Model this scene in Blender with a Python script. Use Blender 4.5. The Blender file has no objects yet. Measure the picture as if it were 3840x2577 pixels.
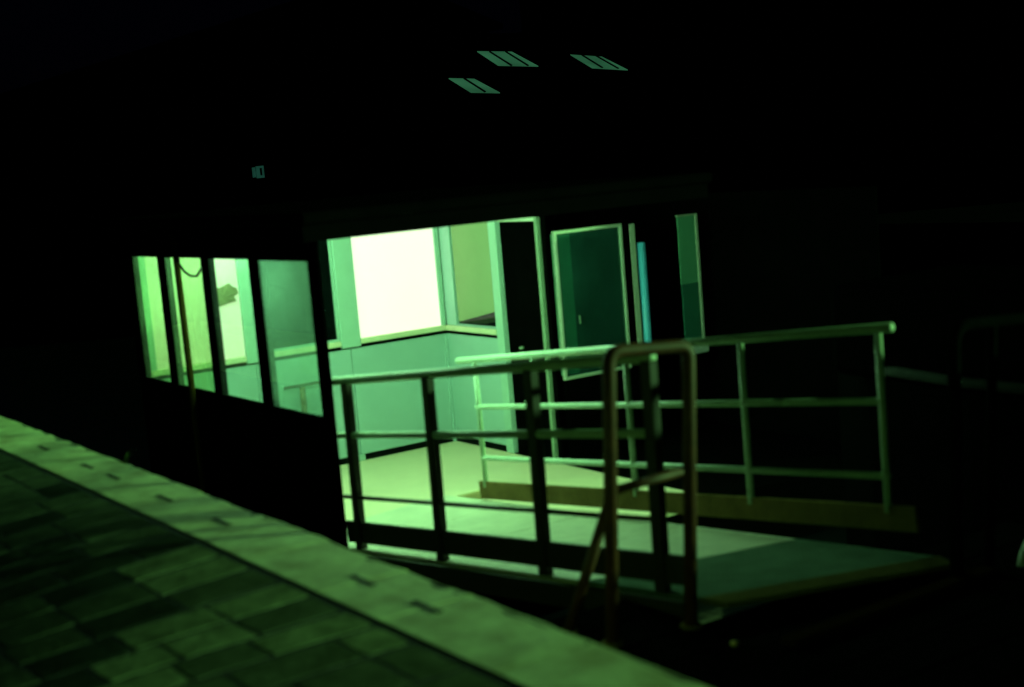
import bpy, bmesh, math, random
from mathutils import Vector, Matrix

random.seed(7)
S = bpy.context.scene
COL = S.collection

# ------------------------------------------------------------------ camera
def cam_axes(yaw, pitch, roll):
    fw = Vector((math.sin(yaw)*math.cos(pitch), math.cos(yaw)*math.cos(pitch), -math.sin(pitch)))
    r = fw.cross(Vector((0, 0, 1))).normalized()
    u = r.cross(fw)
    r2 = r*math.cos(roll) + u*math.sin(roll)
    u2 = -r*math.sin(roll) + u*math.cos(roll)
    return r2, u2, fw
cam_d = bpy.data.cameras.new('camera')
cam = bpy.data.objects.new('camera', cam_d)
COL.objects.link(cam)
r2, u2, fw = cam_axes(math.radians(33.77), math.radians(7.39), math.radians(-4.81))
cam.matrix_world = Matrix(((r2.x, u2.x, -fw.x, -2.69), (r2.y, u2.y, -fw.y, 0.0), (r2.z, u2.z, -fw.z, 1.6), (0, 0, 0, 1)))
cam_d.lens = 50.0
cam_d.sensor_width = 36.0
cam_d.clip_end = 600
cam_d.dof.use_dof = True
cam_d.dof.focus_distance = 45.0
cam_d.dof.aperture_fstop = 1.6
S.camera = cam

# ------------------------------------------------------------------ world, night
SUN_AZ = Vector((0.85, -0.53, 0)).normalized()     # direction towards the far lamp light
SUN_EL = math.radians(7.0)
w = bpy.data.worlds.new('World')
S.world = w
w.use_nodes = True
nt = w.node_tree
bg = nt.nodes['Background']
sky = nt.nodes.new('ShaderNodeTexSky')
sky.sky_type = 'NISHITA'
sky.sun_disc = False
sky.sun_elevation = SUN_EL
sky.sun_rotation = math.atan2(SUN_AZ.x, SUN_AZ.y)
tint = nt.nodes.new('ShaderNodeMix'); tint.data_type = 'RGBA'; tint.blend_type = 'MULTIPLY'
tint.inputs[0].default_value = 1.0
tint.inputs[7].default_value = (0.18, 0.22, 1.0, 1)      # night blue
nt.links.new(sky.outputs[0], tint.inputs[6])
nt.links.new(tint.outputs[2], bg.inputs[0])
bg.inputs[1].default_value = 0.00035

sun_d = bpy.data.lights.new('night_key', 'SUN')
sun_d.energy = 3.6
sun_d.angle = math.radians(1.2)
sun_d.color = (0.32, 1.0, 0.30)
sun = bpy.data.objects.new('night_key', sun_d)
COL.objects.link(sun)
sd = Vector((SUN_AZ.x*math.cos(SUN_EL), SUN_AZ.y*math.cos(SUN_EL), math.sin(SUN_EL)))
sun.rotation_euler = sd.to_track_quat('Z', 'Y').to_euler()

S.view_settings.view_transform = 'Standard'
S.view_settings.look = 'None'
S.view_settings.gamma = 1.0
S.view_settings.exposure = 0.0

# ------------------------------------------------------------------ materials
def mat(name, col, rough=0.6, metal=0.0, var=0.25, scale=6.0, bump=0.0, bscale=40.0, dark=None, spec=0.4):
    m = bpy.data.materials.new(name)
    m.use_nodes = True
    n = m.node_tree
    b = n.nodes['Principled BSDF']
    b.inputs['Roughness'].default_value = rough
    b.inputs['Metallic'].default_value = metal
    b.inputs['Specular IOR Level'].default_value = spec
    if spec <= 0.1: b.inputs['IOR'].default_value = 1.0
    tc = n.nodes.new('ShaderNodeTexCoord')
    geo = n.nodes.new('ShaderNodeNewGeometry')
    nz = n.nodes.new('ShaderNodeTexNoise')
    nz.inputs['Scale'].default_value = scale
    nz.inputs['Detail'].default_value = 6
    nz.inputs['Roughness'].default_value = 0.65
    n.links.new(geo.outputs['Position'], nz.inputs['Vector'])
    cr = n.nodes.new('ShaderNodeValToRGB')
    d = dark or tuple(c*(1-var) for c in col)
    l = tuple(min(1, c*(1+var*0.6)) for c in col)
    cr.color_ramp.elements[0].position = 0.3
    cr.color_ramp.elements[1].position = 0.72
    cr.color_ramp.elements[0].color = (*d, 1)
    cr.color_ramp.elements[1].color = (*l, 1)
    n.links.new(nz.outputs['Fac'], cr.inputs['Fac'])
    n.links.new(cr.outputs['Color'], b.inputs['Base Color'])
    if bump > 0:
        n2 = n.nodes.new('ShaderNodeTexNoise')
        n2.inputs['Scale'].default_value = bscale
        n2.inputs['Detail'].default_value = 5
        n.links.new(geo.outputs['Position'], n2.inputs['Vector'])
        bp = n.nodes.new('ShaderNodeBump')
        bp.inputs['Strength'].default_value = bump
        bp.inputs['Distance'].default_value = 0.01
        n.links.new(n2.outputs['Fac'], bp.inputs['Height'])
        n.links.new(bp.outputs['Normal'], b.inputs['Normal'])
    return m

def emit(name, col, strength, var=0.06, scale=1.5):
    m = bpy.data.materials.new(name)
    m.use_nodes = True
    n = m.node_tree
    b = n.nodes['Principled BSDF']
    b.inputs['Base Color'].default_value = (0.5, 0.5, 0.5, 1)
    b.inputs['Roughness'].default_value = 0.5
    geo = n.nodes.new('ShaderNodeNewGeometry')
    nz = n.nodes.new('ShaderNodeTexNoise')
    nz.inputs['Scale'].default_value = scale
    n.links.new(geo.outputs['Position'], nz.inputs['Vector'])
    cr = n.nodes.new('ShaderNodeValToRGB')
    cr.color_ramp.elements[0].color = (*[c*(1-var) for c in col], 1)
    cr.color_ramp.elements[1].color = (*[c*(1+var) for c in col], 1)
    n.links.new(nz.outputs['Fac'], cr.inputs['Fac'])
    n.links.new(cr.outputs['Color'], b.inputs['Emission Color'])
    b.inputs['Emission Strength'].default_value = strength
    return m

def glass(name, tint, dirt, dirt_col=(0.35, 0.45, 0.4), gloss=1.0, scale=3.0):
    """thin pane: tinted see-through + fresnel reflection + a film of dirt that scatters light"""
    m = bpy.data.materials.new(name)
    m.use_nodes = True
    n = m.node_tree
    for x in list(n.nodes):
        n.nodes.remove(x)
    out = n.nodes.new('ShaderNodeOutputMaterial')
    tr = n.nodes.new('ShaderNodeBsdfTransparent')
    tr.inputs[0].default_value = (*tint, 1)
    gl = n.nodes.new('ShaderNodeBsdfGlossy')
    gl.inputs['Roughness'].default_value = 0.03
    # reflectance of a plane pane, the same from either side (Schlick)
    gi = n.nodes.new('ShaderNodeNewGeometry')
    dt = n.nodes.new('ShaderNodeVectorMath'); dt.operation = 'DOT_PRODUCT'
    n.links.new(gi.outputs['Incoming'], dt.inputs[0]); n.links.new(gi.outputs['Normal'], dt.inputs[1])
    ab = n.nodes.new('ShaderNodeMath'); ab.operation = 'ABSOLUTE'; n.links.new(dt.outputs['Value'], ab.inputs[0])
    om = n.nodes.new('ShaderNodeMath'); om.operation = 'SUBTRACT'; om.inputs[0].default_value = 1.0; n.links.new(ab.outputs[0], om.inputs[1])
    pw = n.nodes.new('ShaderNodeMath'); pw.operation = 'POWER'; pw.inputs[1].default_value = 5.0; n.links.new(om.outputs[0], pw.inputs[0])
    fr = n.nodes.new('ShaderNodeMath'); fr.operation = 'MULTIPLY_ADD'; fr.inputs[1].default_value = 0.96; fr.inputs[2].default_value = 0.04
    n.links.new(pw.outputs[0], fr.inputs[0])
    mx = n.nodes.new('ShaderNodeMixShader')
    mu = n.nodes.new('ShaderNodeMath'); mu.operation = 'MULTIPLY'; mu.inputs[1].default_value = gloss
    n.links.new(fr.outputs[0], mu.inputs[0])
    n.links.new(mu.outputs[0], mx.inputs[0])
    n.links.new(tr.outputs[0], mx.inputs[1])
    n.links.new(gl.outputs[0], mx.inputs[2])
    tl = n.nodes.new('ShaderNodeBsdfTranslucent')
    tl.inputs[0].default_value = (*dirt_col, 1)
    df = n.nodes.new('ShaderNodeBsdfDiffuse')
    df.inputs[0].default_value = (*dirt_col, 1)
    ad = n.nodes.new('ShaderNodeMixShader'); ad.inputs[0].default_value = 0.5
    n.links.new(tl.outputs[0], ad.inputs[1]); n.links.new(df.outputs[0], ad.inputs[2])
    geo = n.nodes.new('ShaderNodeNewGeometry')
    nz = n.nodes.new('ShaderNodeTexNoise'); nz.inputs['Scale'].default_value = scale; nz.inputs['Detail'].default_value = 5
    n.links.new(geo.outputs['Position'], nz.inputs['Vector'])
    mr = n.nodes.new('ShaderNodeMapRange')
    mr.inputs['From Min'].default_value = 0.3; mr.inputs['From Max'].default_value = 0.7
    mr.inputs['To Min'].default_value = dirt*0.6; mr.inputs['To Max'].default_value = dirt*1.4
    n.links.new(nz.outputs['Fac'], mr.inputs['Value'])
    m2 = n.nodes.new('ShaderNodeMixShader')
    n.links.new(mr.outputs[0], m2.inputs[0])
    n.links.new(mx.outputs[0], m2.inputs[1])
    n.links.new(ad.outputs[0], m2.inputs[2])
    n.links.new(m2.outputs[0], out.inputs[0])
    return m

M = {}
M['kerb'] = mat('istrian_stone', (0.70, 0.75, 0.42), 0.8, var=0.2, scale=5.5, bump=0.22, bscale=26, dark=(0.38, 0.34, 0.15))
M['slab'] = mat('trachyte_slab', (0.12, 0.14, 0.085), 0.8, var=0.45, scale=7, bump=0.2, spec=0.1, bscale=22)
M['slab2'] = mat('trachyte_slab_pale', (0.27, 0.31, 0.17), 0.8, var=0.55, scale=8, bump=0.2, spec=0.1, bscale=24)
M['slab3'] = mat('trachyte_slab_dark', (0.045, 0.055, 0.038), 0.8, var=0.45, scale=6, bump=0.2, spec=0.1, bscale=20)
M['joint'] = mat('joint_dirt', (0.012, 0.009, 0.004), 0.95, var=0.4, scale=12, bump=0.5)
M['iron'] = mat('rusted_iron', (0.018, 0.010, 0.006), 0.8, var=0.4, scale=30)
M['water'] = mat('canal_water', (0.004, 0.006, 0.006), 0.12, var=0.2, scale=0.6, bump=0.6, bscale=2.5)
M['blackpaint'] = mat('black_green_paint', (0.0012, 0.0014, 0.0012), 0.7, var=0.3, scale=4, spec=0.02)
M['roofskin'] = mat('roof_sheet', (0.003, 0.003, 0.003), 0.9, var=0.3, scale=3, spec=0.0)
M['wall'] = mat('teal_wall_panel', (0.33, 0.48, 0.45), 0.55, var=0.07, scale=1.6, bump=0.05, bscale=60)
M['wallpost'] = mat('pale_aluminium_post', (0.36, 0.52, 0.44), 0.5, var=0.08, scale=3)
M['sill'] = mat('cream_sill', (0.70, 0.66, 0.45), 0.5, var=0.1, scale=4)
M['floor'] = mat('vinyl_floor', (0.68, 0.56, 0.38), 0.5, var=0.08, scale=2.2, bump=0.08, bscale=80)
M['groove'] = mat('dark_groove', (0.004, 0.006, 0.005), 0.9, spec=0.05)
M['blind'] = mat('roller_blind', (0.28, 0.33, 0.18), 0.85, var=0.05, scale=3)
M['ceil'] = mat('white_ceiling', (0.6, 0.6, 0.55), 0.7, var=0.05)
M['lightbox'] = emit('lightbox_white', (0.93, 1.06, 0.72), 0.92, var=0.05, scale=0.9)
M['lightbox2'] = emit('lightbox_left', (0.85, 0.95, 0.48), 0.60, var=0.05)
M['glass_clear'] = glass('clear_glass', (0.93, 0.97, 0.94), 0.02)
M['glass_dirty'] = glass('dirty_glass', (0.70, 0.84, 0.62), 0.12, (0.3, 0.4, 0.32))
M['glass_film'] = glass('filmed_glass', (0.86, 0.95, 0.9), 0.16, (0.3, 0.42, 0.38), scale=2.0)
M['glass_dark'] = glass('dark_glass', (0.25, 0.35, 0.33), 0.03, (0.15, 0.3, 0.28))
M['glass_screen'] = glass('screen_glass', (0.6, 0.75, 0.7), 0.16, (0.12, 0.42, 0.36), scale=1.6)
M['frame_light'] = mat('aluminium_frame', (0.50, 0.55, 0.42), 0.45, var=0.1, scale=8)
M['turq'] = mat('turquoise_post', (0.12, 0.55, 0.85), 0.4, var=0.1)
M['rail'] = mat('galvanised_rail', (0.44, 0.56, 0.40), 0.5, 0.0, var=0.15, scale=14, spec=0.5)
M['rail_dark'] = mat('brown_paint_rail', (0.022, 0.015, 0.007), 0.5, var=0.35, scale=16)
M['toe'] = mat('toe_board_timber', (0.17, 0.115, 0.045), 0.7, var=0.3, scale=9, bump=0.3, spec=0.1)
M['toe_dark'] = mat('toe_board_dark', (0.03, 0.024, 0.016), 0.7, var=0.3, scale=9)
M['deck'] = mat('gangway_deck', (0.52, 0.50, 0.36), 0.6, var=0.18, scale=5, bump=0.5, bscale=60)
M['deck_lip'] = mat('deck_lip', (0.16, 0.13, 0.05), 0.6, var=0.25, scale=9, spec=0.1)
M['landing'] = mat('tarred_timber', (0.005, 0.005, 0.0045), 0.85, var=0.4, scale=6, bump=0.4, spec=0.05)
M['nosing'] = mat('brown_timber', (0.022, 0.012, 0.004), 0.8, var=0.3, scale=9, bump=0.4, spec=0.05)
M['hoop_shaded'] = mat('shaded_brown_paint', (0.004, 0.005, 0.0045), 0.7, var=0.3, scale=10, spec=0.1)  # same brown as the other frame, darkened for the dim light there
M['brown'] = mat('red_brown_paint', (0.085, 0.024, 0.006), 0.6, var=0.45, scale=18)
M['pipe'] = mat('brown_pipe', (0.05, 0.026, 0.010), 0.6, var=0.3, scale=18, spec=0.1)
M['cable'] = mat('black_cable', (0.01, 0.01, 0.01), 0.6)
M['paper'] = mat('olive_notice', (0.22, 0.20, 0.10), 0.9, var=0.3, scale=12)
M['leaf'] = mat('weed_leaf', (0.06, 0.10, 0.025), 0.6, var=0.3, scale=30)
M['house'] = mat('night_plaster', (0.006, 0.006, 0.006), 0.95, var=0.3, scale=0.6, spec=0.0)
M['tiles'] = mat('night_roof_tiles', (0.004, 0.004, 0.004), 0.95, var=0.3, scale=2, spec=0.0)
M['sky_glow'] = emit('lit_skylight', (0.045, 0.22, 0.10), 0.42, var=0.55, scale=0.9)
M['win_glow'] = emit('lit_small_window', (0.02, 0.12, 0.08), 0.32, var=0.5, scale=3)
M['faint_glow'] = emit('faint_window', (0.004, 0.022, 0.008), 0.35, var=0.7, scale=2.5)
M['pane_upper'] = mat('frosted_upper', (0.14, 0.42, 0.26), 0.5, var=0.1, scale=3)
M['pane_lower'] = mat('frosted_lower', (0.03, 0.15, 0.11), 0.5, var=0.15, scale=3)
M['jamb'] = mat('dull_jamb', (0.20, 0.28, 0.18), 0.5, var=0.15, scale=8)
M['boom'] = mat('pale_timber', (0.022, 0.024, 0.022), 0.85, var=0.3, scale=3, spec=0.1)
M['stub'] = mat('white_stub', (0.65, 0.68, 0.62), 0.7)
M['brass'] = mat('brass_bolt', (0.6, 0.4, 0.12), 0.35, 0.6)

def add_tread(m, scale=34.0):
    n = m.node_tree
    b = n.nodes['Principled BSDF']
    g = n.nodes.new('ShaderNodeNewGeometry')
    hs = []
    for ang in (0.72, -0.72):
        mp = n.nodes.new('ShaderNodeMapping'); mp.inputs['Rotation'].default_value = (0, 0, ang)
        n.links.new(g.outputs['Position'], mp.inputs['Vector'])
        wv = n.nodes.new('ShaderNodeTexWave'); wv.inputs['Scale'].default_value = scale/3.0; wv.bands_direction = 'X'
        n.links.new(mp.outputs[0], wv.inputs['Vector'])
        hs.append(wv)
    mx = n.nodes.new('ShaderNodeMath'); mx.operation = 'MAXIMUM'
    n.links.new(hs[0].outputs['Fac'], mx.inputs[0]); n.links.new(hs[1].outputs['Fac'], mx.inputs[1])
    bp = n.nodes.new('ShaderNodeBump'); bp.inputs['Strength'].default_value = 0.5; bp.inputs['Distance'].default_value = 0.006
    n.links.new(mx.outputs[0], bp.inputs['Height'])
    n.links.new(bp.outputs['Normal'], b.inputs['Normal'])
M['deck_tread'] = mat('dim_tread_plate', (0.10, 0.15, 0.11), 0.6, var=0.3, scale=5, spec=0.1)  # separate tread plate; its darker tone also carries the light falloff
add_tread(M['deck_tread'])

# ------------------------------------------------------------------ helpers
def tag(o, label=None, cat=None, group=None, kind=None):
    if label: o['label'] = label
    if cat: o['category'] = cat
    if group: o['group'] = group
    if kind: o['kind'] = kind
    return o

def thing(name, loc, label, cat, group=None, rz=0.0):
    o = bpy.data.objects.new(name, None)
    o.empty_display_size = 0.2
    COL.objects.link(o)
    o.location = loc
    o.rotation_euler.z = rz
    return tag(o, label, cat, group)

def wloc(o):
    v = Vector((0, 0, 0))
    while o:
        v = v + Vector(o.location); o = o.parent
    return v

def link(name, bm, material, parent=None, origin=(0, 0, 0), smooth=False):
    """bm is in world coordinates; the object origin is put at `origin` (world)."""
    og = Vector(origin)
    bmesh.ops.translate(bm, verts=bm.verts, vec=-og)
    bmesh.ops.recalc_face_normals(bm, faces=bm.faces)
    me = bpy.data.meshes.new(name)
    bm.to_mesh(me); bm.free()
    if smooth:
        for p in me.polygons: p.use_smooth = True
    me.materials.append(M[material] if isinstance(material, str) else material)
    o = bpy.data.objects.new(name, me)
    COL.objects.link(o)
    if parent:
        o.parent = parent
        o.location = og - wloc(parent)
    else:
        o.location = og
    return o

def bm_box(bm, x0, x1, y0, y1, z0, z1, bev=0.0, seg=1):
    vs = [bm.verts.new((x, y, z)) for x in (x0, x1) for y in (y0, y1) for z in (z0, z1)]
    q = [(0,1,3,2),(4,6,7,5),(0,4,5,1),(2,3,7,6),(0,2,6,4),(1,5,7,3)]
    fs = [bm.faces.new([vs[i] for i in f]) for f in q]
    if bev > 0:
        es = list({e for f in fs for e in f.edges})
        bmesh.ops.bevel(bm, geom=es, offset=bev, segments=seg, affect='EDGES', profile=0.5)
    return vs

def box(name, x0, x1, y0, y1, z0, z1, material, parent=None, bev=0.003, seg=1):
    bm = bmesh.new()
    bm_box(bm, x0, x1, y0, y1, z0, z1, bev, seg)
    return link(name, bm, material, parent, ((x0+x1)/2, (y0+y1)/2, z0))

def bm_tube(bm, pts, r, n=12, caps=True, flat=None):
    """sweep a round (or flat=(a,b) elliptical) section along a polyline"""
    pts = [Vector(p) for p in pts]
    rings = []
    prev = None
    for i, p in enumerate(pts):
        if i == 0: t = pts[1]-pts[0]
        elif i == len(pts)-1: t = pts[-1]-pts[-2]
        else: t = (pts[i+1]-p).normalized() + (p-pts[i-1]).normalized()
        t.normalize()
        if prev is None:
            a = Vector((0, 0, 1)) if abs(t.z) < 0.9 else Vector((0, 1, 0))
            u = t.cross(a).normalized()
        else:
            u = (prev - t*prev.dot(t)).normalized()
        prev = u
        v = t.cross(u)
        rr = r if not isinstance(r, (list, tuple)) else r[i]
        rings.append([bm.verts.new(p + (u*math.cos(2*math.pi*k/n) + v*math.sin(2*math.pi*k/n))*rr) for k in range(n)])
    for a, b in zip(rings[:-1], rings[1:]):
        for k in range(n):
            bm.faces.new((a[k], a[(k+1) % n], b[(k+1) % n], b[k]))
    if caps:
        bm.faces.new(rings[0][::-1]); bm.faces.new(rings[-1])

def tube(name, pts, r, material, parent=None, n=12):
    bm = bmesh.new()
    bm_tube(bm, pts, r, n)
    return link(name, bm, material, parent, pts[0], smooth=True)

def rounded(pts, rad, k=6):
    """fillet the inner corners of a polyline"""
    pts = [Vector(p) for p in pts]
    out = [pts[0]]
    for a, b, c in zip(pts[:-2], pts[1:-1], pts[2:]):
        p, q = b + (a-b).normalized()*rad, b + (c-b).normalized()*rad
        for i in range(k+1):
            t = i/k
            out.append(p*(1-t)**2 + b*2*t*(1-t) + q*t*t)
    out.append(pts[-1])
    return out

def bar(name, p0, p1, wx, wz, material, parent=None, bev=0.004):
    """rectangular bar between two points; wx = width across x, wz = depth in the other direction"""
    p0, p1 = Vector(p0), Vector(p1)
    d = p1-p0
    bm = bmesh.new()
    bm_box(bm, -wx/2, wx/2, -wz/2, wz/2, 0, d.length, bev)
    z = d.normalized()
    x = Vector((1, 0, 0)); x = (x - z*x.dot(z)).normalized()
    y = z.cross(x)
    mtx = Matrix(((x.x, y.x, z.x, p0.x), (x.y, y.y, z.y, p0.y), (x.z, y.z, z.z, p0.z), (0, 0, 0, 1)))
    bmesh.ops.transform(bm, matrix=mtx, verts=bm.verts)
    return link(name, bm, material, parent, p0)

def quad_slab(name, a, b, c, d, th, material, parent=None):
    """four-cornered plate with thickness th downwards"""
    bm = bmesh.new()
    top = [bm.verts.new(p) for p in (a, b, c, d)]
    bot = [bm.verts.new((p[0], p[1], p[2]-th)) for p in (a, b, c, d)]
    bm.faces.new(top); bm.faces.new(bot[::-1])
    for i in range(4):
        j = (i+1) % 4
        bm.faces.new((top[i], bot[i], bot[j], top[j]))
    return link(name, bm, material, parent, a)

# ------------------------------------------------------------------ setting: water, quay, far bank
bm = bmesh.new()
for v in [(-0.01, -60), (300, -60), (300, 300), (-0.01, 300)]:
    bm.verts.new((v[0], v[1], -1.75))
bm.faces.new(bm.verts)
tag(link('canal_water', bm, 'water'), kind='structure')

def ground_z(x, y=6.5):
    d = max(0.0, -x-0.42)
    t = max(0.0, min(1.0, (y-4.3)/1.9)); t = t*t*(3-2*t)
    return -(0.006+0.055*t)*d - (0.020+0.012*t)*d*d

quay = tag(box('quay', -60, -0.03, -60, 200, -4.0, -0.45, 'joint', None, 0), kind='structure')
# bedding of the pavement, falling gently away from the canal
bm = bmesh.new()
xs = [-0.03, -0.42] + [-0.42-0.12*k for k in range(1, 30)] + [-4.5, -6]
yb = [-20] + [4.3+0.1*k for k in range(0, 20)] + [60]
row = [[bm.verts.new((x, y, ground_z(x, y)-0.0022)) for x in xs] for y in yb]
for k in range(len(yb)-1):
    for i in range(len(xs)-1):
        bm.faces.new((row[k][i], row[k][i+1], row[k+1][i+1], row[k+1][i]))
link('pavement_bed', bm, 'joint', quay)
bm = bmesh.new()
far_z = ground_z(-3.9)-0.06
vs = [bm.verts.new(p) for p in ((-60, -60, far_z-0.02), (-3.4, -60, far_z-0.02), (-3.4, 200, far_z-0.02), (-60, 200, far_z-0.02))]
bm.faces.new(vs)
link('pavement', bm, 'slab3', quay)

# kerb stones of pale stone along the water, joined by iron cramps
joints = [0.2, 1.0, 1.9, 2.75, 3.66, 4.41, 4.90, 5.60, 6.32, 7.07, 7.88, 8.33, 9.23, 10.05, 10.9, 11.6, 12.5, 13.4, 14.2, 15.1, 16.0]
cramped = {2.75, 4.41, 4.90, 6.32, 7.07, 7.88, 8.33, 9.23, 10.9, 12.5}
stones = []
for i, (y0, y1) in enumerate(zip(joints[:-1], joints[1:])):
    bm = bmesh.new()
    dx = random.uniform(-0.008, 0.008)
    nseg = 8
    # profile swept along y with slightly chipped outer arris
    rings = []
    for k in range(nseg+1):
        y = y0+0.004 + (y1-y0-0.008)*k/nseg
        chip = 0.010 + random.random()*0.014
        jx = dx + random.uniform(-0.004, 0.004)
        zt = random.uniform(-0.0012, 0.0012)
        prof = [(-0.415, -0.43), (-0.415, -0.006), (-0.407, 0.004), (-0.21, 0.003+zt), (-chip+jx, -0.002+zt), (jx, -chip), (jx*0.5, -0.43)]
        rings.append([bm.verts.new((x, y, z)) for x, z in prof])
    for a, b in zip(rings[:-1], rings[1:]):
        for q in range(len(a)):
            bm.faces.new((a[q], a[(q+1) % len(a)], b[(q+1) % len(a)], b[q]))
    bm.faces.new(rings[0]); bm.faces.new(rings[-1][::-1])
    s = link('kerb_stone', bm, 'kerb', quay, (-0.2, (y0+y1)/2, -0.43))
    stones.append(s)
    if y0 in cramped:
        bm = bmesh.new()
        cx = -0.21
        bm_box(bm, cx-0.010, cx+0.010, y0-0.09, y0+0.09, 0.001, 0.007, 0.002)
        for e in (-1, 1):
            bm_box(bm, cx-0.014, cx+0.014, y0+e*0.08-0.014, y0+e*0.08+0.014, 0.0015, 0.008, 0.003)
        link('cramp', bm, 'iron', s, (cx, y0, 0.0))

# paving slabs in courses running away from the kerb
y = 1.2
course = 0
slab_mats = ['slab', 'slab', 'slab3', 'slab3', 'slab']
fixed = [3.44, 3.78, 4.11, 4.38, 4.62, 4.88, 5.16, 5.45, 5.76, 6.05, 6.34]
ys = [3.44]
while ys[0] > 1.2: ys.insert(0, ys[0]-random.uniform(0.25, 0.33))
ys += fixed[1:]
while ys[-1] < 12.5: ys.append(ys[-1]+random.uniform(0.25, 0.33))
for ci, (y0, y1) in enumerate(zip(ys[:-1], ys[1:])):
    x = -0.437
    first = True
    while x > -3.3:
        ln = random.uniform(0.24, 0.42)
        if first: ln = random.choice((0.18, 0.40, 0.26, 0.34)); first = False
        x1 = x; x0 = x-ln
        g = 0.011
        bm = bmesh.new()
        tx, ty = random.gauss(0, 0.0012), random.gauss(0, 0.0012)
        cx, cy = (x0+x1)/2, (y0+y1)/2
        zc = ground_z(cx, cy) + random.uniform(-0.0002, 0.0006)
        us = (-1, -0.97, -0.5, 0, 0.5, 0.97, 1)
        vs_ = (-1, -0.95, -0.3, 0.3, 0.95, 1)
        nx, ny = len(us)-1, len(vs_)-1
        bow = random.uniform(0.0, 0.0004)
        grid = []
        for a in range(nx+1):
            r = []
            for b in range(ny+1):
                u, v = us[a], vs_[b]
                px = cx + u*((x1-x0)/2-g) + random.uniform(-0.006, 0.006)
                py = cy + v*((y1-y0)/2-g*1.6) + random.uniform(-0.006, 0.006)
                e = max(abs(u), abs(v))
                pz = zc + tx*(px-cx) + ty*(py-cy) - bow*(u*u+v*v) 
                pz += (ground_z(px, py)-ground_z(cx, cy))
                r.append(bm.verts.new((px, py, pz)))
            grid.append(r)
        # inset ring keeps the worn rim narrow
        for a in range(nx):
            for b in range(ny):
                bm.faces.new((grid[a][b], grid[a+1][b], grid[a+1][b+1], grid[a][b+1]))
        be = [e for e in bm.edges if len(e.link_faces) == 1]
        ex = bmesh.ops.extrude_edge_only(bm, edges=be)
        for v in [q for q in ex['geom'] if isinstance(q, bmesh.types.BMVert)]:
            v.co.z -= 0.06
        o = link('paving_slab', bm, (random.choice(('slab2', 'slab2', 'slab')) if cy < 5.2 and cx > -1.3 else random.choice(('slab2', 'slab', 'slab3')) if cy < 6.3 and cx > -0.9 else random.choice(slab_mats)), quay, (cx, cy, zc), smooth=False)  # paler materials near the kerb paint in the light falling there
        x = x0

# far bank
tag(box('canal_bank', 20.5, 300, 10, 300, -4, -0.4, 'house', None, 0), kind='structure')

# ------------------------------------------------------------------ floating waiting room
FZ = -1.24           # floor
XA, XB = 1.60, 4.81  # canal-side walls
YN, YF = 8.60, 12.40
room = thing('waiting_pontoon', (3.2, 10.5, -1.9),
             'floating waiting room with black outside walls and green lit interior moored off the quay', 'waiting room')
box('hull', 1.45, 7.0, 8.45, 12.9, -1.95, -1.30, 'blackpaint', room, 0.03)
box('floor', 1.665, XB, 8.47, YF, -1.296, FZ, 'floor', room)
box('apron', XB+0.012, 6.95, 8.47, 12.85, -1.298, FZ-0.004, 'blackpaint', room)
roof = box('roof', 1.42, 5.05, 8.50, 12.75, 1.275, 1.36, 'roofskin', room, 0.02)
box('fascia', 1.43, 5.0, 8.52, 8.62, 1.165, 1.273, 'roofskin', roof)
box('light_block_wall', 6.90, 6.94, 8.5, 12.8, -1.24, 1.10, 'blackpaint', room)  # added black wall, keeps the key light off the back wall
box('ceiling', 1.70, 4.80, 8.63, 12.39, 1.255, 1.273, 'ceil', roof, 0.002)
# quay-side wall
WX0, WX1 = 1.597, 1.660
box('lower_wall', WX0, WX1, 8.80, 12.50, -1.296, -0.085, 'blackpaint', room)
box('head_rail', WX0, WX1, 8.80, 12.50, 1.04, 1.272, 'blackpaint', room)
box('corner_post', 1.598, 1.628, 8.70, 8.795, -1.296, 1.163, 'blackpaint', room, 0.008)
win = [(11.71, 12.37, 'glass_dirty', 'slightly yellowed pane beside the far corner'), (10.745, 11.575, 'glass_dirty', None), (9.82, 10.63, 'glass_clear', None), (8.83, 9.675, 'glass_film', 'pane with a dull film of dirt next to the corner post')]
edges = [8.80]
for (a, b, g, lb) in win[::-1]: edges += [a, b]
edges.append(12.50)
for a, b in zip(edges[0::2], edges[1::2]):
    box('mullion', WX0-0.004, WX1+0.004, a, b, -0.083, 1.038, 'blackpaint', room, 0.005)
for (a, b, g, lb) in win:
    bm = bmesh.new()
    t = 0.016
    bm_box(bm, 1.599, 1.625, a+.001, b-.001, -0.083, -0.083+t)
    bm_box(bm, 1.599, 1.625, a+.001, b-.001, 1.038-t, 1.038)
    bm_box(bm, 1.599, 1.625, a+.001, a+t, -0.083+t, 1.038-t)
    bm_box(bm, 1.599, 1.625, b-t, b-.001, -0.083+t, 1.038-t)
    f = link('window', bm, 'blackpaint', room, (1.61, (a+b)/2, -0.083))
    p = box('pane', 1.605, 1.611, a+t, b-t, -0.083+t, 1.038-t, g, f, 0)
    if lb: p['label'] = lb

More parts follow.
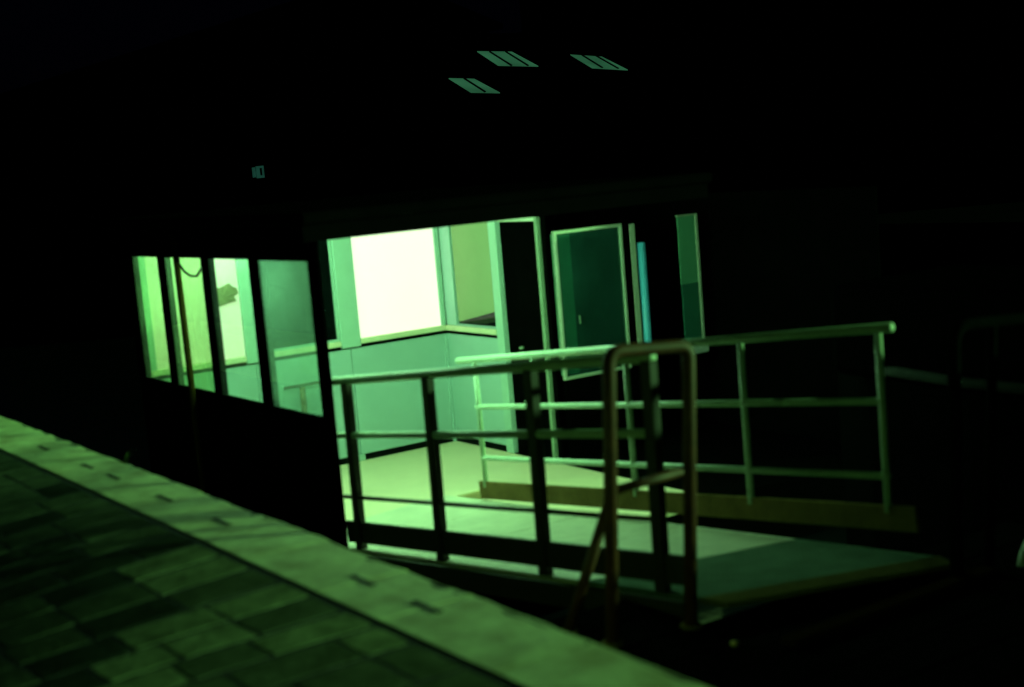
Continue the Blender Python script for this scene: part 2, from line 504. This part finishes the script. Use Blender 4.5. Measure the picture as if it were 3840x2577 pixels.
# back wall
bx = [1.665, 2.69, 3.70, 4.80]
for x0, x1 in zip(bx[:-1], bx[1:]):
    box('wall_panel', x0+0.003, x1-0.003, YF, YF+0.05, FZ+0.062, -0.118, 'wall', room, 0.004)
for x0, x1 in ((1.665, 2.595), (2.785, 3.595), (3.815, 4.805)):
    box('sill_groove', x0, x1, YF+0.006, YF+0.05, -0.116, -0.082, 'groove', room, 0)
    box('sill', x0, x1, YF-0.022, YF+0.05, -0.080, -0.028, 'sill', room, 0.006)
for x0, x1 in ((2.597, 2.783), (3.597, 3.813)):
    box('wall_post', x0, x1, YF-0.018, YF+0.05, -0.104, 1.252, 'wallpost', room, 0.008)
box('wall_post', 4.755, 4.81, YF-0.012, YF+0.05, -0.026, 1.252, 'wallpost', room, 0.004)
box('wall_post', 1.666, 1.73, YF-0.012, YF+0.05, -0.026, 1.252, 'wallpost', room, 0.004)
box('baseboard', 1.67, 3.66, YF+0.002, YF+0.05, FZ+0.001, FZ+0.059, 'groove', room, 0)
box('baseboard', 3.74, 4.80, YF+0.002, YF+0.05, FZ+0.001, FZ+0.059, 'groove', room, 0)
box('post_foot', 3.662, 3.738, YF-0.014, YF+0.04, FZ+0.001, FZ+0.06, 'wallpost', room, 0.004)
p = box('backlit_panel', 3.815, 4.753, YF+0.006, YF+0.05, -0.026, 1.252, 'lightbox', room, 0)
p['label'] = 'blank glowing white panel in the back wall'
p = box('backlit_panel', 1.732, 2.595, YF+0.006, YF+0.05, -0.026, 1.252, 'lightbox2', room, 0)
p['label'] = 'pale yellow green lit panel seen through the side windows'
bm = bmesh.new()
for (x0, x1, z0, z1) in ((2.785, 2.84, -0.026, 1.252), (3.57, 3.595, -0.026, 1.252), (2.84, 3.57, -0.026, -0.005), (2.84, 3.57, 1.10, 1.252)):
    bm_box(bm, x0, x1, YF, YF+0.045, z0, z1, 0.003)
f = link('window', bm, 'wallpost', room, (3.2, YF, -0.026))
f['label'] = 'dark unlit window in the back wall'
box('pane', 2.84, 3.57, YF+0.02, YF+0.026, -0.005, 1.10, 'glass_dark', f, 0)

box('corner_trim', 4.772, 4.812, YF-0.016, YF+0.03, FZ+0.002, -0.118, 'wall', room, 0.004)

# canal-side wall with blind and door opening
box('wall_panel', XB, XB+0.05, 11.455, YF-0.002, FZ+0.062, -0.118, 'wall', room, 0.004)
box('wall_post', XB-0.012, XB+0.05, 11.33, 11.45, FZ+0.002, 1.10, 'wallpost', room, 0.005)
box('sill_groove', XB+0.006, XB+0.05, 11.455, YF-0.004, -0.116, -0.082, 'groove', room, 0)
box('sill', XB-0.022, XB+0.05, 11.455, YF-0.026, -0.080, -0.028, 'sill', room, 0.006)
box('baseboard', XB+0.002, XB+0.05, 11.455, YF-0.004, FZ+0.001, FZ+0.059, 'groove', room, 0)
bm = bmesh.new()
for (y0, y1, z0, z1) in ((12.195, 12.385, -0.026, 1.252), (11.455, 11.475, -0.026, 1.252), (11.475, 12.195, -0.026, -0.008), (11.475, 12.195, 1.10, 1.252)):
    bm_box(bm, XB+0.002, XB+0.05, y0, y1, z0, z1, 0.003)
f = link('window', bm, 'wall', room, (XB, 11.8, -0.026))
f['label'] = 'narrow window with a crooked lowered blind'
box('pane', XB+0.036, XB+0.042, 11.475, 12.195, -0.008, 1.10, 'glass_dark', f, 0)
bm = bmesh.new()
a = [(XB+0.020, 12.175, 0.012), (XB+0.020, 11.478, 0.145), (XB+0.020, 11.478, 1.13), (XB+0.020, 12.175, 1.13)]
vs = [bm.verts.new(p) for p in a]; v2 = [bm.verts.new((p[0]+0.004, p[1], p[2])) for p in a]
bm.faces.new(vs); bm.faces.new(v2[::-1])
for i in range(4): bm.faces.new((vs[i], v2[i], v2[(i+1) % 4], vs[(i+1) % 4]))
link('blind', bm, 'blind', f, a[0])
df = box('door_frame', XB+0.0, XB+0.05, 10.70, 11.327, 1.015, 1.052, 'frame_light', room, 0.004)
box('jamb', XB, XB+0.045, 10.655, 10.698, FZ+0.002, 1.052, 'jamb', df, 0.005)
box('sliding_door', XB+0.052, XB+0.08, 10.62, 11.42, FZ+0.002, 1.10, 'blackpaint', room, 0.004)

for z in (-0.19, -0.71):
    tube('door_catch', [(XB+0.01, 11.10, z), (XB+0.049, 11.10, z)], 0.016, 'jamb', room, 10)

# ceiling lights of the waiting room
def batten(x, y, length, power, label, along_y=False):
    t = thing('ceiling_light', (x, y, 1.25), label, 'ceiling light', 'fluorescent lights of the waiting room')
    hx, hy = (0.05, length/2) if along_y else (length/2, 0.05)
    box('housing', x-hx, x+hx, y-hy, y+hy, 1.21, 1.253, 'ceil', t, 0.006)
    d = Vector((0, length/2-0.02, 0)) if along_y else Vector((length/2-0.02, 0, 0))
    c = Vector((x, y, 1.197))
    tube('tube', [c-d, c+d], 0.013, emit('fluorescent_tube', (0.35, 1.0, 0.43), power, var=0.02), t)
batten(3.3, 8.85, 1.5, 390, 'fluorescent ceiling light across the open end of the waiting room')
batten(2.15, 9.75, 1.4, 400, 'fluorescent ceiling light above the side windows nearest the gangway', True)
batten(2.15, 11.45, 1.4, 330, 'fluorescent ceiling light above the side windows by the back wall', True)

# lean rail on the back wall
lr = thing('lean_rail', (3.15, 12.3, FZ), 'low rail on one post in front of the dark back window', 'rail')
tube('rail', [(2.90, 12.30, -0.375), (3.46, 12.30, -0.375)], 0.016, 'pipe', lr)
tube('post', [(3.09, 12.30, -0.39), (3.09, 12.30, FZ)], 0.028, 'toe', lr)

# notice across the lit panel
bm = bmesh.new()
out = [(2.30, .47), (2.30, .66), (2.37, .655), (2.40, .64), (2.455, .655), (2.50, .675), (2.53, .64), (2.575, .62), (2.585, .57), (2.54, .545), (2.56, .50), (2.50, .495), (2.42, .475), (2.36, .462)]
c = bm.verts.new((2.43, 12.375, .565))
ring = [bm.verts.new((x, 12.392+random.uniform(-0.012, 0.004), z)) for x, z in out]
for i in range(len(ring)): bm.faces.new((c, ring[i], ring[(i+1) % len(ring)]))
ex = bmesh.ops.extrude_face_region(bm, geom=list(bm.faces))
for v in [q for q in ex['geom'] if isinstance(q, bmesh.types.BMVert)]: v.co.y += 0.008
tag(link('notice', bm, 'paper', None, (2.43, 12.39, .47)), 'crumpled dull green notice stuck across the lit left panel', 'notice')

# brown pole with a loop of cable outside the windows
dp = thing('mooring_pole', (1.55, 11.13, -1.75), 'thin brown pole standing in front of the side windows', 'pole')
tube('pole', [(1.55, 11.10, -2.4), (1.55, 11.12, -0.5), (1.55, 11.15, 1.22)], 0.027, 'pipe', dp)
tube('cable', [(1.545, 11.12, 1.03), (1.535, 11.05, 0.975), (1.535, 10.95, 0.915), (1.54, 10.84, 0.885), (1.55, 10.74, 0.885), (1.58, 10.70, 0.95)], 0.011, 'cable', dp)

# ------------------------------------------------------------------ wind screens on the outer deck
ws = thing('wind_screen', (5.45, 10.62, FZ), 'wide dark glass wind screen with pale frame beside the black doorway', 'wind screen')
Y = 10.62
bm = bmesh.new()
def framebars(bm, x0, x1, z0, z1, t, y0, y1, lean=0.0):
    bm_box(bm, x0, x0+t, y0, y1, z0, z1, 0.004); bm_box(bm, x1-t, x1, y0, y1, z0, z1, 0.004)
    bm_box(bm, x0+t, x1-t, y0, y1, z0, z0+t, 0.004); bm_box(bm, x0+t, x1-t, y0, y1, z1-t, z1, 0.004)
framebars(bm, 4.96, 5.76, -0.485, 0.905, 0.030, Y-0.02, Y+0.02)
link('frame', bm, 'frame_light', ws, (5.4, Y, -0.48))
box('pane', 4.99, 5.73, Y-0.004, Y+0.004, -0.455, 0.875, 'glass_screen', ws, 0)
box('backing', 4.97, 6.0, Y+0.16, Y+0.18, FZ, 0.86, 'blackpaint', ws, 0)
box('reflection_board', 4.995, 5.20, Y+0.07, Y+0.09, -0.45, 0.87, 'pane_upper', ws, 0)  # added board, stands in for the brighter reflection in the glass
box('handle', 5.17, 5.185, Y-0.035, Y-0.022, 0.02, 0.10, 'jamb', ws, 0.003)
box('mullion', 5.80, 5.845, Y-0.02, Y+0.02, -0.28, 0.90, 'blackpaint', ws)
box('mullion', 5.85, 5.915, Y-0.02, Y+0.02, -0.28, 0.89, 'frame_light', ws, 0.006)
tube('round_post', [(5.985, Y-0.01, FZ), (5.985, Y-0.01, 0.70)], 0.040, 'turq', ws, 16)
box('lower_panel', 4.96, 5.94, Y-0.012, Y+0.012, FZ, -0.50, 'blackpaint', ws)
w2 = thing('wind_screen', (6.58, 10.62, FZ), 'narrow glass wind screen with a darker lower half at the outer edge', 'wind screen')
bm = bmesh.new()
bm_box(bm, 6.685, 6.715, Y-0.02, Y+0.02, -0.44, 0.915, 0.004)
bm_box(bm, 6.46, 6.685, Y-0.02, Y+0.02, 0.90, 0.915, 0.003)
link('frame', bm, 'frame_light', w2, (6.6, Y, -0.44))
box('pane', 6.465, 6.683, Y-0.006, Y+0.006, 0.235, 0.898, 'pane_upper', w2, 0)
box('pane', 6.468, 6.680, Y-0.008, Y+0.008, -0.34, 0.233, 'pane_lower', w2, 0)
box('bracket', 6.50, 6.73, Y-0.06, Y+0.03, -0.47, -0.345, 'stub', w2, 0.02, 2)
tube('post', [(6.60, Y+0.03, FZ), (6.60, Y+0.03, -0.40)], 0.03, 'blackpaint', w2)

# ------------------------------------------------------------------ gangway
XN, XF = 1.66, 2.95
SL = 0.118
gw = thing('gangway', (2.3, 7.2, -1.0), 'sloping gangway with pipe railings leading down into the lit waiting room', 'gangway')
dn = lambda y: -0.985 + SL*(8.71-y)            # deck, near edge
dfz = lambda y: -0.965 + 0.0855*(9.0-y)        # deck, far edge
hn = lambda y: 0.185 + SL*(8.75-y)             # near handrail
hf = lambda y: 0.125 + 0.112*(9.0-y)           # far handrail
# deck as a strip of plates
ysd = [9.65, 8.72, 7.80, 6.88, 5.96, 5.02]
for i, (a, b) in enumerate(zip(ysd[:-1], ysd[1:])):
    b2 = b+0.004
    fe = lambda y: y - 0.30*(9.65-y)/4.63      # the upper end is cut askew
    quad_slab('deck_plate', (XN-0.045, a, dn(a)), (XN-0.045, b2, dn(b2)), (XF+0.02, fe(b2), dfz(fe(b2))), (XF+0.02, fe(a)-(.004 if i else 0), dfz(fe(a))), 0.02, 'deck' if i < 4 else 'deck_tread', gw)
quad_slab('end_lip', (XN-0.05, 5.018, dn(5.018)+0.004), (XN+0.02, 4.90, dn(4.95)-0.02), (XF+0.02, 4.60, dfz(4.62)-0.02), (XF+0.02, 4.712, dfz(4.712)+0.004), 0.025, 'deck_lip', gw)
quad_slab('flap', (XN+0.75, 9.99, FZ+0.015), (XN+0.02, 9.70, dn(9.65)-0.012), (XF+0.5, 9.66, dfz(9.65)-0.03), (XF+0.65, 10.02, FZ+0.012), 0.008, 'floor', gw)
for x, zf, nm in ((XN-0.06, dn, 'stringer'), (XF+0.045, dfz, 'stringer')):
    bar(nm, (x, 9.65, zf(9.65)-0.085), (x, 5.06 if x < 2 else 4.76, zf(5.06 if x < 2 else 4.76)-0.085), 0.03, 0.13, 'toe_dark', gw)
# near railing (dark side faces the quay)
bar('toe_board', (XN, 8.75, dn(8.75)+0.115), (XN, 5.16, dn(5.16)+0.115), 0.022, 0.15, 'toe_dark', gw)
tube('handrail', [(XN, 8.78, hn(8.78)), (XN, 5.30, hn(5.30))], 0.030, 'rail', gw, 14)
tube('mid_rail', [(XN, 8.75, -0.19+SL*(8.72-8.75)), (XN, 5.30, -0.19+SL*(8.72-5.30))], 0.023, 'rail', gw)
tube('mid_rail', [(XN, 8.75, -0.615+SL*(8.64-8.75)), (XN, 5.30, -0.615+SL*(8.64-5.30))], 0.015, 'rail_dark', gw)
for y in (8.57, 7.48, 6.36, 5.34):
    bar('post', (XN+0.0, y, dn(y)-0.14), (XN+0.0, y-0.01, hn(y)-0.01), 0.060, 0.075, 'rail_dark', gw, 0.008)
# far railing
bar('toe_board', (XF, 9.03, dfz(9.03)+0.085), (XF, 4.82, hf(4.82)-1.01), 0.025, 0.135, 'toe', gw)
tube('handrail', [(XF, 9.20, hf(9.20)), (XF, 4.93, hf(4.93))], 0.025, 'rail', gw, 14)
tube('mid_rail', [(XF, 8.98, hf(8.98)-0.362), (XF, 5.02, hf(5.02)-0.385)], 0.020, 'rail', gw)
tube('mid_rail', [(XF, 8.96, hf(8.96)-0.755), (XF, 4.99, hf(4.99)-0.785)], 0.020, 'rail', gw)
for y in (8.95, 8.18, 7.13, 6.05, 5.01):
    tube('post', [(XF, y, hf(y)-0.98), (XF, y+0.01, hf(y)-0.005)], 0.020, 'rail', gw)

# ------------------------------------------------------------------ landing and guard frames
ld = thing('landing_stage', (1.7, 3.6, -0.66), 'dark timber landing stage between the quay and the gangway foot', 'landing stage')
for i in range(11):
    y0 = 1.85+i*0.285
    box('plank', 0.03, 3.9, y0+0.004, y0+0.281, -0.70, -0.655+random.uniform(-0.004, 0.004), 'landing', ld, 0.006)
for i in range(2):
    y0 = 4.985+i*0.285
    box('plank', 0.03, 1.56, y0+0.004, y0+0.281, -0.70, -0.655+random.uniform(-0.004, 0.004), 'landing', ld, 0.006)
box('edge_beam', 1.62, 3.05, 4.40, 4.50, -0.654, -0.615, 'nosing', ld, 0.01)
for (x, y) in ((0.25, 4.85), (3.6, 4.85), (0.25, 2.2), (3.6, 2.2)):
    tube('pile', [(x, y, -3.2), (x, y, -0.70)], 0.11, 'landing', ld, 12)
bm = bmesh.new()
bmesh.ops.create_uvsphere(bm, u_segments=14, v_segments=8, radius=0.022)
bmesh.ops.scale(bm, vec=(1, 1, 0.6), verts=bm.verts)
bmesh.ops.translate(bm, vec=(1.48, 4.64, -0.645), verts=bm.verts)
link('bolt', bm, 'brass', ld, (1.48, 4.64, -0.65), smooth=True)

R = 0.032
ZL = -0.652
g1 = thing('guard_frame', (1.35, 5.05, ZL), 'red brown tube guard frame with a slanting strut beside the gangway foot', 'guard frame', 'tube guard frames on the landing')
pts = rounded([(1.11, 5.06, ZL), (1.215, 5.06, 0.70), (1.665, 5.03, 0.665), (1.51, 4.97, ZL)], 0.07, 8)
tube('hoop', pts, R, 'brown', g1, 16)
tube('cross_bar', [(1.170, 5.06, 0.06), (1.595, 5.01, 0.085)], 0.022, 'brown', g1)
tube('strut', [(1.165, 5.07, 0.02), (1.05, 5.33, ZL)], 0.027, 'brown', g1)
for (x, y) in ((1.11, 5.06), (1.51, 4.97), (1.05, 5.33)):
    tube('foot_plate', [(x, y, ZL), (x, y, ZL+0.014)], 0.052, 'toe', g1)
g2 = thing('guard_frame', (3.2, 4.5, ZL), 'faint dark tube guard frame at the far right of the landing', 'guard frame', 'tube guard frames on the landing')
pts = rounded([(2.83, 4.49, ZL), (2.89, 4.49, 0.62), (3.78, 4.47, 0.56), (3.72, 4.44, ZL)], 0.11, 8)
tube('hoop', pts, R, 'hoop_shaded', g2, 16)
tube('upright', [(3.07, 4.48, ZL), (3.17, 4.48, 0.59)], 0.025, 'hoop_shaded', g2)
tube('cross_bar', [(3.13, 4.48, 0.04), (3.75, 4.46, 0.02)], 0.02, 'hoop_shaded', g2)
st = thing('stub_post', (3.24, 4.35, ZL), 'short leaning white stub at the right edge of the landing', 'post')
bm = bmesh.new()
bm_tube(bm, [(3.225, 4.40, ZL), (3.245, 4.40, ZL+0.06), (3.285, 4.40, ZL+0.14)], [0.026, 0.024, 0.014], 10)
link('stub', bm, 'stub', st, (3.225, 4.4, ZL), smooth=True)

# weed on the kerb edge
bm = bmesh.new()
for k in range(9):
    a = random.uniform(-0.5, 1.6); h = random.uniform(0.05, 0.13); wd = 0.010
    base = Vector((0.0, 8.29+random.uniform(-0.03, 0.03), -0.015))
    dirv = Vector((math.cos(a)*0.7, -math.sin(a)*0.8, 0))
    side = Vector((-dirv.y, dirv.x, 0)).normalized()*wd
    pv = None
    for s in range(5):
        t = s/4
        p = base + dirv*h*t + Vector((0, 0, h*(t*1.2-0.5*t*t)))
        ww = side*(1-t*0.9)
        cur = (bm.verts.new(p-ww), bm.verts.new(p+ww))
        if pv: bm.faces.new((pv[0], pv[1], cur[1], cur[0]))
        pv = cur
tag(link('weed_tuft', bm, 'leaf', None, (0, 8.29, -0.01)), 'small weed growing out of the kerb edge above the water', 'weed')

# dark barge added to shade the gangway; its rub rail is the faint band
bt = thing('shade_barge', (5.0, 2.5, -1.75), 'dark low hull added to shade the gangway, with a faint pale rub rail', 'boat')
bm = bmesh.new()
prof = []
for k in range(13):
    t = k/12
    y = 7.3 - 11.3*t
    wdt = 0.95*min(1.0, (1-(1-min(1, t*4.2))**2)**0.5 + 0.05)
    prof.append((y, wdt))
rings = []
for y, wd in prof:
    rings.append([bm.verts.new((5.1+a*wd*m, y, z)) for a, m, z in ((-1, 0.75, -2.2), (-1, 1, -1.2), (-1, 1.0, 0.0), (1, 1.0, 0.0), (1, 1, -1.2), (1, 0.75, -2.2))])
for a, b in zip(rings[:-1], rings[1:]):
    for q in range(6): bm.faces.new((a[q], a[(q+1) % 6], b[(q+1) % 6], b[q]))
bm.faces.new(rings[0]); bm.faces.new(rings[-1][::-1])
link('hull', bm, 'blackpaint', bt, (5.1, 2.5, -2.2))
tube('rub_rail', [(5.1-wd-0.02, y, 0.06) for y, wd in prof[1:]], 0.034, 'boom', bt, 8)
tube('rub_rail', [(5.1+wd+0.02, y, 0.06) for y, wd in prof[1:]], 0.034, 'boom', bt, 8)
box('shade_box', 4.25, 5.55, 3.35, 6.6, 0.0, 0.60, 'blackpaint', bt, 0.06, 2)  # added block on the hull, sized to shade the railing

# ------------------------------------------------------------------ houses across the canal
TP = math.tan(math.radians(24))
roofz = lambda y: 5.1 + TP*(y-41.9)
sh = thing('boat_shed', (27, 41, -0.4), 'unlit shed across the canal with three glowing roof lights', 'shed')
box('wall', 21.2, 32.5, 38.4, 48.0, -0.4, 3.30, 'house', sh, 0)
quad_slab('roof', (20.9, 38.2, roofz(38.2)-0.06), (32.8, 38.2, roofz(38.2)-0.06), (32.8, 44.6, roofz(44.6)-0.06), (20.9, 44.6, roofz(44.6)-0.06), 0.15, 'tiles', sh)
sky_q = [
    ([(25.43, 42.70), (26.80, 42.54), (26.86, 41.08), (25.33, 41.31)], [((25.87, 42.56), (25.80, 41.19)), ((26.52, 42.51), (26.45, 41.12))]),
    ([(29.04, 42.05), (30.22, 41.73), (30.28, 40.37), (28.94, 40.71)], [((29.46, 41.94), (29.33, 40.62)), ((30.00, 41.78), (29.94, 40.48))]),
    ([(22.66, 40.33), (23.56, 40.17), (23.68, 38.91), (22.67, 39.08)], [((23.18, 40.20), (23.16, 38.99))]),
]
for q, bars in sky_q:
    P = [(x, y, roofz(y)-0.012) for x, y in q]
    sk = quad_slab('roof_light', P[0], P[3], P[2], P[1], 0.03, 'sky_glow', sh)
    for a, b in bars:
        bar('glazing_bar', (a[0], a[1], roofz(a[1])+0.0), (b[0], b[1], roofz(b[1])+0.0), 0.075, 0.04, 'house', sk, 0.0)
h2 = thing('canal_house', (40, 44, -0.4), 'tall unlit house across the canal to the right of the shed', 'house')
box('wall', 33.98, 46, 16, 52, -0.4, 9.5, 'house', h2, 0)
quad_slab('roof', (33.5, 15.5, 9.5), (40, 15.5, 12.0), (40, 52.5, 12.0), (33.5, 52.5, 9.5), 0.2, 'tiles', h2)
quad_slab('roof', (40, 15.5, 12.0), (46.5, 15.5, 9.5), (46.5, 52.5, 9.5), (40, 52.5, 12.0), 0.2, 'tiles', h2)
wn = box('window', 33.93, 33.975, 42.95, 44.5, 2.1, 3.1, 'faint_glow', h2, 0)
wn['label'] = 'barely glowing window'
box('window_bar', 33.91, 33.928, 43.70, 43.76, 2.1, 3.1, 'house', wn, 0)
h3 = thing('bank_house', (24, 56, -0.4), 'low unlit house across the canal with one tiny lit window', 'house')
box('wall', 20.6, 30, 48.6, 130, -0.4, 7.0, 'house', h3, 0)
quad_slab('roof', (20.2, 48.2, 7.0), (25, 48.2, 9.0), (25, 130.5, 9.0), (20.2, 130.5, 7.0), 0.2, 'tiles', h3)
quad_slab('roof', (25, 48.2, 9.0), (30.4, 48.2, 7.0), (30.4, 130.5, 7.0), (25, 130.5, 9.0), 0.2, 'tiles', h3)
wn = box('window', 20.55, 20.598, 50.95, 51.60, 1.66, 2.12, 'win_glow', h3, 0)
wn['label'] = 'tiny lit window with a dark shape inside'
box('window_bar', 20.53, 20.548, 51.02, 51.18, 1.76, 2.04, 'house', wn, 0)
box('shutter', 20.55, 20.598, 51.74, 51.95, 1.70, 2.09, 'win_glow', h3, 0)  # shutter glows like the window; the light on it is in the material
